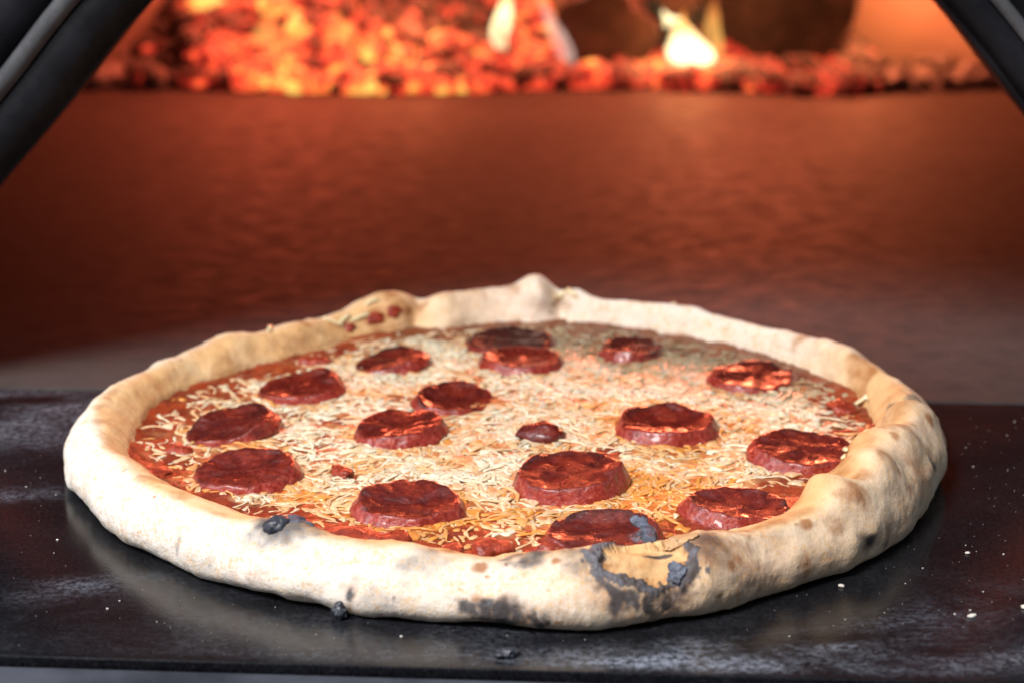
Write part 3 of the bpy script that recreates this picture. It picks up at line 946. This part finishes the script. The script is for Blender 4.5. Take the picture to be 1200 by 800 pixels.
def pepperoni(q, idx, tear=None):
    x0, y0, R, H, yaw, sq, cup, tx, ty, dark, label = q
    H *= 0.56
    NA = 110
    a = np.linspace(0, 2 * np.pi, NA, endpoint=False)
    dirs = np.stack([np.cos(a), np.sin(a), 0 * a], 1)
    rad = R * 0.97 * (1 + 0.07 * fbm(dirs, 0.9, 100 + idx) + 0.045 * fbm(dirs, 0.35, 200 + idx))
    lip = 1 + 0.22 * fbm(dirs, 0.8, 300 + idx)
    # section: (radius factor, height factor, side flag)
    sec = [(0.0, 0.58, 0), (0.15, 0.58, 0), (0.3, 0.60, 0), (0.45, 0.64, 0), (0.58, 0.70, 0), (0.70, 0.79, 0), (0.79, 0.88, 0.0), (0.86, 0.96, 0.05), (0.905, 1.0, 0.15),
           (0.945, 0.985, .45), (0.975, 0.90, .85), (0.995, 0.72, 1), (1.035, 0.50, 1), (1.075, 0.28, 1), (1.11, 0.06, 1), (1.11, -0.25, 1), (0.9, -0.3, 1)]
    V, mk = [], []
    for (rf, hf, sd) in sec:
        rr = rad * rf
        hz = 0.98 - (0.98 - hf) * (cup if rf < 0.9 and sd < 0.5 else 1.0)
        z = H * hz * (1 + (lip - 1) * float(smooth(0.45, 0.9, rf)))
        V.append(np.stack([rr * np.cos(a), rr * np.sin(a) * sq, z * np.ones(NA)], 1))
        mk.append(np.stack([np.full(NA, sd), np.full(NA, dark * (1 - 0.55 * sd)), np.zeros(NA)], 1))
    V = np.stack(V, 1).reshape(-1, 3)
    mk = np.stack(mk, 1).reshape(-1, 3)
    ns = len(sec)
    Q = V + np.array([x0 * 7, y0 * 7, idx])
    top = (V[:, 2] > 0.2 * H)
    V[:, 2] += top * (fbm(Q, 0.009, 401) * 0.0013 + fbm(Q, 0.0035, 402) * 0.0006)
    g = fbm(Q, 0.004, 403) * 0.0006 + fbm(Q, 0.0016, 406) * 0.00015
    V[:, 0] += g * np.cos(np.arctan2(V[:, 1], V[:, 0]))
    V[:, 1] += g * np.sin(np.arctan2(V[:, 1], V[:, 0]))
    # scorched rim
    rr = np.hypot(V[:, 0], V[:, 1] / sq) / R
    rim = smooth(0.74, 0.9, rr) * smooth(1.0, 0.93, rr) * smooth(-0.1, 0.5, fbm(Q, 0.008, 404) + 0.35 * V[:, 1] / R)
    mk[:, 1] = np.clip(mk[:, 1] + 0.9 * rim, 0, 1)
    if idx == 15:      # the burnt corner
        d = np.hypot(V[:, 0] - 0.0105, V[:, 1] + 0.009)
        mk[:, 2] = smooth(0.0052, 0.0026, d + 0.0022 * fbm(Q, 0.004, 405))
    Rm = Matrix.Rotation(math.radians(tx), 3, 'X') @ Matrix.Rotation(math.radians(ty), 3, 'Y') @ Matrix.Rotation(yaw, 3, 'Z')
    V = V @ np.array(Rm).T
    z0 = float(top_z(np.array([x0]), np.array([y0]))[0])
    o = link('pepperoni_slice', mesh_np('pepperoni_slice', V, grid_faces(NA, ns, True)[:, ::-1], True, {'mask': mk}), M['pep'], pizza)
    o.location = (x0, y0, z0 - 0.0006)
    o['label'] = label
    return o


def lump(name, loc, size, mat, parent, seed, label=None, rot=0.0, rough=0.28, lobe=0.012, sub=3):
    bm = bmesh.new()
    bmesh.ops.create_icosphere(bm, subdivisions=sub, radius=1.0)
    co = np.array([v.co[:] for v in bm.verts])
    d = 1 + rough * fbm(co, 0.9, seed) + rough * 0.5 * fbm(co, 0.35, seed + 3)
    co = co * d[:, None] * np.array(size)
    for v, c in zip(bm.verts, co):
        v.co = c
    for f in bm.faces:
        f.smooth = True
    me = bpy.data.meshes.new(name)
    bm.to_mesh(me)
    bm.free()
    o = link(name, me, mat, parent)
    o.location = loc
    o.rotation_euler = (0, 0, rot)
    if label:
        o['label'] = label
    return o


build_crust()
build_sauce()
build_cheese()
for k, q in enumerate(SLICES):
    pepperoni(q, k)
# the small torn bit in the middle
for k, (dx, dy, sx, sy, sz) in enumerate([(0, 0, .0088, .0052, .0044)]):
    lump('pepperoni_scrap', (0.0125 + dx, -0.021 + dy, 0.0125), (sx, sy, sz), M['pep'], pizza, 501, 'small torn pepperoni scrap in the middle', -0.2, 0.35)
TOMATO = [(-0.0480, -0.1160, .0110, .0120, .0060, .0034, 'flat red tomato piece by the front left rim'), (-0.036, -0.118, .0110, .0080, .0050, .0030, None),
          (-0.0040, -0.1275, .0120, .0070, .0050, .0036, 'red tomato piece in the dip of the front rim'), (-0.0160, -0.1260, .0108, .0060, .0040, .0024, None),
          (0.0933, -0.0955, .0115, .0090, .0050, .0032, 'dark tomato piece beside the right front rim'), (0.104, -0.088, .0115, .0060, .0040, .0028, None),
          (0.1165, 0.0125, .0110, .0050, .0045, .0028, 'small dark tomato piece by the right rim'), (-0.0523, -0.0545, .0108, .0050, .0030, .0020, None),
          (-0.1080, -0.0300, .0104, .0060, .0040, .0022, None), (-0.1120, -0.0550, .0104, .0050, .0060, .0020, None), (-0.0700, 0.0700, .0106, .0070, .0040, .0022, None),
          (0.0130, -0.1240, .0108, .0060, .0030, .0022, None)]
for k, (x, y, z, a, b, c, lab) in enumerate(TOMATO):
    lump('tomato_piece', (x, y, z), (a, b, c), M['tomato'], pizza, 520 + k, lab, 0.3 * k, 0.55)



def flake(pts, wid, thick, mat, parent, seed, label=None, name='char_flake'):
    """a raised, ragged strip of burnt crust along the points"""
    P = np.array(pts, float) - np.array([0, 0, 0.0006])
    t = np.linspace(0, 1, 26)
    x = t * (len(P) - 1)
    i = np.minimum(x.astype(int), len(P) - 2)
    C = P[i] + (P[i + 1] - P[i]) * (x - i)[:, None]
    C = C + np.stack([fbm(C, 0.006, seed + k) for k in range(3)], 1) * np.array([.0022, .0022, .0005])
    T = np.gradient(C, axis=0)
    T /= np.linalg.norm(T, axis=1)[:, None]
    out = C * np.array([1, 1, 0.0])
    out /= np.linalg.norm(out, axis=1)[:, None]
    up = np.array([0, 0, 1.0]) * 0.75 + out * 0.66
    up = up - (up * T).sum(1)[:, None] * T
    up /= np.linalg.norm(up, axis=1)[:, None]
    sd = np.cross(T, up)
    th = np.linspace(0, 2 * np.pi, 12, endpoint=False)
    env = np.clip(np.minimum(t / 0.12, (1 - t) / 0.12), 0.05, 1) ** 0.6
    V = []
    for k, a in enumerate(th):
        w = wid * env * (1 + 0.9 * fbm(np.concatenate([C, ], 0) + np.array([math.cos(a), math.sin(a), 0]) * 0.004, 0.0035, seed + 5))
        V.append(C + sd * (w * math.cos(a))[:, None] + up * (thick * env * math.sin(a) * (1 + 0.5 * fbm(C + k * 0.01, 0.004, seed + 8)))[:, None])
    V = np.stack([q - up * 0.0007 for q in V], 1).reshape(-1, 3)
    c = V.mean(0)
    o = link(name, mesh_np(name, V - c, grid_faces(len(t), 12, False, True), True), mat, parent)
    o.location = c
    if label:
        o['label'] = label
    return o


def patch(name, centre, su, sv, rot, lift, curl, mat, seed, label=None, thick=0.0005, drop=None):
    """a ragged thin skin of dough or char lying on the crust, its edge curling up"""
    c = Vector(centre)
    hit, nor, _, _ = CRUST.find_nearest(c)
    out = Vector((c.x, c.y, 0)).normalized()
    n = (out * 0.62 + Vector((0, 0, 0.78))).normalized()
    u = Vector((-out.y, out.x, 0)).normalized()
    w = n.cross(u).normalized()
    u, w = u * math.cos(rot) + w * math.sin(rot), w * math.cos(rot) - u * math.sin(rot)
    NA, NR = 40, 9
    top, bot = [], []
    for i in range(NA):
        a = 2 * math.pi * i / NA
        pr = np.array([[math.cos(a), math.sin(a), 0]])
        k = 1 + 0.42 * float(fbm(pr, 0.7, seed)[0]) + 0.40 * float(fbm(pr, 0.22, seed + 1)[0])
        for j in range(NR):
            t = j / (NR - 1)
            p = c + u * (su * k * t * math.cos(a)) + w * (sv * k * t * math.sin(a))
            h, _, _, _ = CRUST.ray_cast(p + n * 0.012, -n, 0.03)
            q = h if h is not None else p
            q = q + n * (lift + curl * t ** 3 * (0.4 + 0.6 * float(fbm(pr, 0.5, seed + 2)[0])) + 0.0004 * float(fbm(np.array([q[:]]), 0.0022, seed + 3)[0]))
            top.append(q)
            bot.append(q - n * (thick * (1 - t ** 6) + 0.00004))
    V = np.array([v[:] for v in top + bot])
    F = grid_faces(NA, NR, True)
    F = np.concatenate([F, F[:, ::-1] + NA * NR,
                        np.array([[i * NR + NR - 1, ((i + 1) % NA) * NR + NR - 1, NA * NR + ((i + 1) % NA) * NR + NR - 1, NA * NR + i * NR + NR - 1] for i in range(NA)])])
    m = V.mean(0)
    o = link(name, mesh_np(name, V - m, F, True), mat, pizza)
    o.location = m
    if label:
        o['label'] = label
    return o


# the burst bubble on the front rim: burnt edges curling round a hollow of tan skin
patch('char_flake', (0.0492, -0.1500, .0150), .0022, .0040, -0.35, .0004, .0012, M['char'], 921, 'pale blue-grey burnt flake right of the burst bubble')
patch('dough_skin', (0.0500, -0.1385, .0200), .0046, .0028, -0.2, .0006, .0008, M['tan'], 941, 'pale curled skin right of the burst bubble')
flake([(0.0375, -0.1205, .0205), (0.0405, -0.1235, .0205), (0.0412, -0.1290, .0192), (0.0420, -0.1345, .0180)], .0021, .0006, M['char'], pizza, 961, 'ash-grey flake lying over the edge of a pepperoni slice')
for k, (x, y, z, a, b) in enumerate([(-0.0503, 0.1110, 0.0158, .0040, .0026), (-0.0440, 0.1160, 0.0178, .0028, .0022), (-0.0600, 0.1030, 0.0156, .0030, .0020)]):
    p, _, _, _ = CRUST.find_nearest(Vector((x, y, z)))
    lump('tomato_piece', p, (a, b, .0012), M['tomato'], pizza, 990 + k, 'red tomato bit baked onto the folded back left rim' if k == 0 else None, 0.4, 0.6).rotation_euler = (0.9, 0, 0.4)


def rim_strand(x, y, z, L, a, seed):
    """a strand of cheese stuck to the crust"""
    V, K, S = [], 9, 6
    for k in range(K):
        u = -1 + 2 * k / (K - 1)
        p, n, _, _ = CRUST.find_nearest(Vector((x + u * L / 2 * math.cos(a), y + u * L / 2 * math.sin(a), z + 0.0012 * math.sin(u * 2 + seed))))
        n = n if n.dot(Vector((x, y, 0.02))) > -1 and n.z > 0 else -n
        q = p + n * 0.0006
        r = 0.0010 * math.sqrt(max(1 - abs(u) ** 3, 0.03))
        t = Vector((math.cos(a), math.sin(a), 0))
        b = n.cross(t).normalized()
        V += [(q + b * r * math.cos(h) + n * r * 0.7 * math.sin(h))[:] for h in (2 * math.pi * j / S for j in range(S))]
    V = np.array(V)
    c = V.mean(0)
    o = link('cheese_shred', mesh_np('cheese_shred', V - c, grid_faces(K, S, False, True), True, {'col': np.tile([0.80, 0.66, 0.40], (len(V), 1))}), M['cheese'], pizza)
    o.location = c


for k, (x, y, z, L, a) in enumerate([(-0.056, 0.108, .018, .009, 0.4), (-0.061, 0.104, .019, .008, 1.2), (-0.052, 0.115, .022, .007, 0.8), (-0.066, 0.101, .018, .009, 0.1), (-0.088, 0.083, .020, .008, 1.5),
                                     (0.021, 0.131, .021, .007, 0.2), (0.026, 0.130, .021, .006, 2.2), (0.066, 0.118, .022, .006, 1.0), (0.118, 0.018, .017, .009, 2.6), (0.117, -0.052, .020, .008, 1.9), (0.112, -0.060, .019, .009, 0.9), (0.110, -0.070, .018, .008, 1.4)]):
    rim_strand(x, y, z, L, a, k)
lump('blister', (-0.0661, -0.1255, 0.0188), (.0040, .0036, .0034), M['blister'], pizza, 971, 'round black blister on the front rim', 0, 0.30, sub=4)
lump('blister', (-0.0620, -0.1235, 0.0186), (.0048, .0042, .0026), M['char'], pizza, 972, None, 0, 0.5, sub=4)
tag(lump('burnt_crumb', (-0.0465, -0.1485, 0.0022), (.0025, .0024, .0022), M['blister'], None, 981, None, 0, 0.6, sub=4), 'round black burnt crumb on the stone touching the front rim', 'crumb')
tag(lump('burnt_crumb', (0.0010, -0.1760, 0.0012), (.0028, .0022, .0013), M['blister'], None, 982, None, 0, 0.8, sub=4), 'brown burnt crumb on the stone in front of the pizza', 'crumb')

# ------------------------------------------------------------------ fire
def coal_mesh(name, size, heat, seed, sub=2):
    bm = bmesh.new()
    bmesh.ops.create_icosphere(bm, subdivisions=sub, radius=1.0)
    co = np.array([v.co[:] for v in bm.verts])
    F = np.array([[v.index for v in f.verts] for f in bm.faces])
    bm.free()
    d = 1 + 0.45 * fbm(co, 0.8, seed)
    co = co * d[:, None] * size * np.array([1.25, 0.9, 0.8])
    return co, F, np.full(len(co), heat)


def bed_height(x, y):
    t = smooth(0.70, 0.80, y)
    side = 0.06 + 0.94 * smooth(0.245, 0.195, np.abs(x - 0.0))
    logs = smooth(0.015, 0.035, x) * smooth(0.24, 0.21, x)
    t = t * (1 - 0.88 * logs)
    return 0.003 + t * (0.004 + 0.054 * side)


def heat_at(x, y):
    P = np.stack([np.asarray(x), np.asarray(y), 0 * np.asarray(x)], 1)
    h = 0.47 + 0.62 * fbm(P, 0.035, 601)
    h = h - 0.75 * smooth(-0.190, -0.215, P[:, 0]) - 0.80 * smooth(0.215, 0.245, P[:, 0]) - 0.15 * smooth(0.10, 0.15, P[:, 0])
    return h


def build_fire():
    xs = rng.uniform(-0.36, 0.36, 3400)
    ys = 0.700 + 0.15 * rng.random(3400) ** 1.2
    ys = ys + 0.010 * np.sin(xs * 23) * (ys < 0.73)
    sz = np.where(rng.random(len(xs)) < 0.08, rng.uniform(0.007, 0.012, len(xs)), rng.uniform(0.0028, 0.0062, len(xs)))
    hs = heat_at(xs, ys) + rng.normal(0, 0.17, len(xs)) + 0.30 * (rng.random(len(xs)) < 0.05) * (sz < 0.0062)
    zs = bed_height(xs, ys) + rng.uniform(-0.003, 0.004, len(xs))
    base = [coal_mesh('c', 1.0, 0, 610 + k) for k in range(10)]
    order = np.argsort(ys - 0.3 * zs)
    singles = [i for i in order if -0.21 < xs[i] < 0.22 and hs[i] > 0.38][:60]
    ss = set(singles)
    Vs, Fs, Cs, off = [], [], [], 0
    Va, Fa, Ca, offa = [], [], [], 0
    for i in range(len(xs)):
        if abs(xs[i]) > 0.235 and (ys[i] > 0.755 or i % 3 == 0):
            continue
        co, F, _ = base[i % 10]
        R = np.array(Matrix.Rotation(rng.uniform(0, 6.28), 3, 'Z') @ Matrix.Rotation(rng.uniform(0, 6.28), 3, 'X'))
        C = (co * sz[i]) @ R.T
        if i in ss:
            me = mesh_np('ember', C, F, True, {'col': np.tile([max(hs[i], 0), 0, 0], (len(C), 1))})
            o = link('ember', me, M['ember'])
            o.location = (xs[i], ys[i], max(zs[i], sz[i] * 0.55))
            tag(o, 'small glowing coal at the front edge of the ember bed', 'ember', 'glowing coals along the front of the fire')
            continue
        C = C + np.array([xs[i], ys[i], max(zs[i], sz[i] * 0.5)])
        if abs(xs[i]) > 0.235:
            Va.append(C); Fa.append(F + offa); offa += len(C)
        else:
            Vs.append(C); Fs.append(F + off); off += len(C)
            Cs.append(np.tile([max(hs[i], 0), 0, 0], (len(C), 1)))
    tag(link('ember_bed', mesh_np('ember_bed', np.concatenate(Vs), np.concatenate(Fs), True, {'col': np.concatenate(Cs)}), M['ember']),
        'heap of glowing red and orange embers under the logs', 'embers', kind='stuff')
    tag(link('ash', mesh_np('ash', np.concatenate(Va), np.concatenate(Fa), True), M['ash']),
        'dull grey ash and spent coals at both ends of the fire', 'ash', kind='stuff')
    # the bed's bulk below the coals
    nx, ny = 90, 40
    X, Y = np.meshgrid(np.linspace(-0.36, 0.36, nx), np.linspace(0.715, 0.87, ny), indexing='ij')
    x, y = X.ravel(), Y.ravel()
    z = bed_height(x, y) - 0.004 + 0.003 * fbm(np.stack([x, y, 0 * x], 1), 0.02, 620)
    z[(y < 0.72) | (np.abs(x) > 0.355)] = -0.002
    tag(link('ash_mound', mesh_np('ash_mound', np.stack([x, y, z], 1), grid_faces(nx, ny), True), M['ash']),
        'grey ash mound that carries the embers', 'ash', kind='stuff')


build_fire()


def log(name, p0, p1, r0, r1, seed, label, lobes=0.10, squash=1.0):
    """a charred log from p0 (end towards the camera) to p1"""
    p0, p1 = Vector(p0), Vector(p1)
    o = tag(empty(name, p0), label, 'log')
    ax = (p1 - p0)
    Q = ax.to_track_quat('Z', 'Y')
    NA, NL = 72, 36
    a = np.linspace(0, 2 * np.pi, NA, endpoint=False)
    V = []
    for j in range(NL):
        t = j / (NL - 1)
        r = r0 + (r1 - r0) * t
        P = np.stack([np.cos(a), np.sin(a), np.full(NA, t * 1.2)], 1)
        rr = r * (1 + lobes * fbm(P, 0.9, seed, 2) + 0.05 * fbm(P, 0.16, seed + 5))
        if j == 0:
            rr = rr * 0.97
        V.append(np.stack([rr * np.cos(a), rr * np.sin(a) * squash, np.full(NA, t * ax.length)], 1))
    ring = V[0]
    V = np.stack(V, 1).reshape(-1, 3)
    me = mesh_np('bark', V, grid_faces(NA, NL, True), True)
    b = link('bark', me, M['bark'], o)
    b.rotation_mode = 'QUATERNION'
    b.rotation_quaternion = Q
    # end face, rough
    rings = np.linspace(0, 0.995, 14)
    E = []
    for t in rings:
        e = ring * np.array([t, t, 0])
        e[:, 2] = 0.001 + 0.05 * r0 * fbm(np.concatenate([e[:, :2] / r0, np.zeros((NA, 1))], 1), 0.5, seed + 9) * (1 - t ** 4)
        E.append(e)
    E = np.stack(E, 1).reshape(-1, 3)
    c = link('cut_end', mesh_np('cut_end', E, grid_faces(NA, len(rings), True), True), M['bark' if r0 > 0.04 else 'endgrain'], o)
    c.rotation_mode = 'QUATERNION'
    c.rotation_quaternion = Q
    return o


log('log', (0.0585, 0.742, 0.031), (0.070, 0.84, 0.030), 0.0315, 0.034, 701, 'dark charred log standing over embers left of the brightest flame', 0.34, 0.90)
log('log', (0.108, 0.750, 0.056), (0.125, 0.85, 0.07), 0.0175, 0.022, 702, 'small round charred log above the brightest flame', 0.10)
log('log', (0.176, 0.748, 0.057), (0.185, 0.84, 0.068), 0.051, 0.052, 703, 'large black log right of the brightest flame', 0.08)


def flame(base, w, h, d, lean, mat, seed, label, op=1.0):
    """an upright tongue of flame: rounded foot, waist, tapering tip"""
    NA, NL = 28, 30
    a = np.linspace(0, 2 * np.pi, NA, endpoint=False)
    V, C = [], []
    for j in range(NL):
        t = j / (NL - 1)
        r = (math.sin(min(t / 0.28, 1) * math.pi / 2) ** 0.6) * (1 - smooth(0.22, 1.0, t) * 0.98) if t > 0 else 0.02
        P = np.stack([np.cos(a), np.sin(a), np.full(NA, t * 2)], 1)
        k = 1 + 0.42 * fbm(P, 0.7, seed, 3)
        sx = lean[0] * t ** 1.3 + 0.10 * w * math.sin(t * 5 + seed)
        V.append(np.stack([sx + w * 0.5 * r * k * np.cos(a), lean[1] * t + d * 0.5 * r * k * np.sin(a), np.full(NA, h * t)], 1))
        C.append(np.tile([op * (1 - 0.75 * smooth(0.45, 1.0, t)) * (0.25 + 0.75 * smooth(0.0, 0.22, t)), 1 - smooth(0.35, 0.95, t), 0], (NA, 1)))
    V = np.stack(V, 1).reshape(-1, 3)
    C = np.stack(C, 1).reshape(-1, 3)
    o = link('flame', mesh_np('flame', V, grid_faces(NA, NL, True), True, {'col': C}), M[mat])
    o.location = base
    tag(o, label, 'flame', 'flames rising from the fire')
    return o


flame((0.1135, 0.726, 0.008), 0.028, 0.038, 0.02, (-0.002, 0.005), 'flame_white', 1, 'brightest white-yellow flame between the two biggest logs', 1.0)
flame((0.130, 0.735, 0.010), 0.014, 0.050, 0.012, (0.001, 0.006), 'flame_orange', 2, 'thin orange flame hugging the left side of the large black log', 0.7)
flame((0.041, 0.734, 0.006), 0.011, 0.060, 0.008, (-0.030, 0.004), 'flame_pale', 3, 'pale pinkish flame licking up left of the dark charred log', 0.9)
flame((-0.004, 0.742, 0.014), 0.014, 0.058, 0.014, (0.004, 0.01), 'flame_white', 4, 'white and yellow flame among embers left of the logs', 0.7)
flame((-0.108, 0.735, 0.014), 0.014, 0.036, 0.010, (-0.002, 0.006), 'flame_orange', 5, 'small orange flame in the middle of the left embers', 0.9)
flame((-0.155, 0.738, 0.014), 0.024, 0.034, 0.012, (0.004, 0.006), 'flame_orange', 6, 'low orange flame over the left end of the embers', 0.7)
flame((0.075, 0.800, 0.020), 0.075, 0.085, 0.02, (0.0, 0.01), 'flame_white', 7, 'yellow flame rising behind the dark charred log', 0.9)

# ------------------------------------------------------------------ flour grains and crumbs on the slab
def build_grains():
    base = [coal_mesh('g', 1.0, 0, 810 + k, 1) for k in range(6)]
    Vs, Fs, off = [], [], 0
    n = 0
    while n < 300:
        x = rng.uniform(-0.20, 0.22)
        y = rng.uniform(-0.188, 0.04)
        r = math.hypot(x, y)
        d = math.degrees(math.atan2(y, x))
        if r < float(T_BASE(d)) + 0.002 or y < slab_front(x) + 0.003:
            continue
        if x < 0.06 and rng.random() < 0.6:
            continue
        s = 0.00009 + 0.00030 * rng.random() ** 9
        co, F, _ = base[n % 6]
        Vs.append(co * s + np.array([x, y, s * 0.6])); Fs.append(F + off); off += len(co)
        n += 1
    CRUMBS = [(0.1500, -0.1420, .0020, .0011, 'long pale dough crumb lying on the stone at the right front'), (0.1330, -0.1480, .0016, .0009, 'pinkish crumb left of the long pale crumb on the stone'),
              (0.1620, -0.1370, .0016, .0011, 'pink crumb at the far right of the black stone'), (0.0990, -0.1250, .0010, .0008, 'white crumb on the stone just off the right front rim'),
              (0.1410, -0.0980, .0009, .0007, 'tiny white crumb on the stone right of the pizza')]
    for k, (x, y, a, b, lab) in enumerate(CRUMBS):
        tag(lump('crumb', (x, y, b * 0.5), (a, b, b * 0.6), M['crumb'], None, 830 + k, None, -0.5 + k, 0.35, sub=2), lab, 'crumb')
    tag(link('flour_grains', mesh_np('flour_grains', np.concatenate(Vs), np.concatenate(Fs), True), M['crumb']),
        'pale flour grains scattered over the black stone', 'flour', kind='stuff')


build_grains()
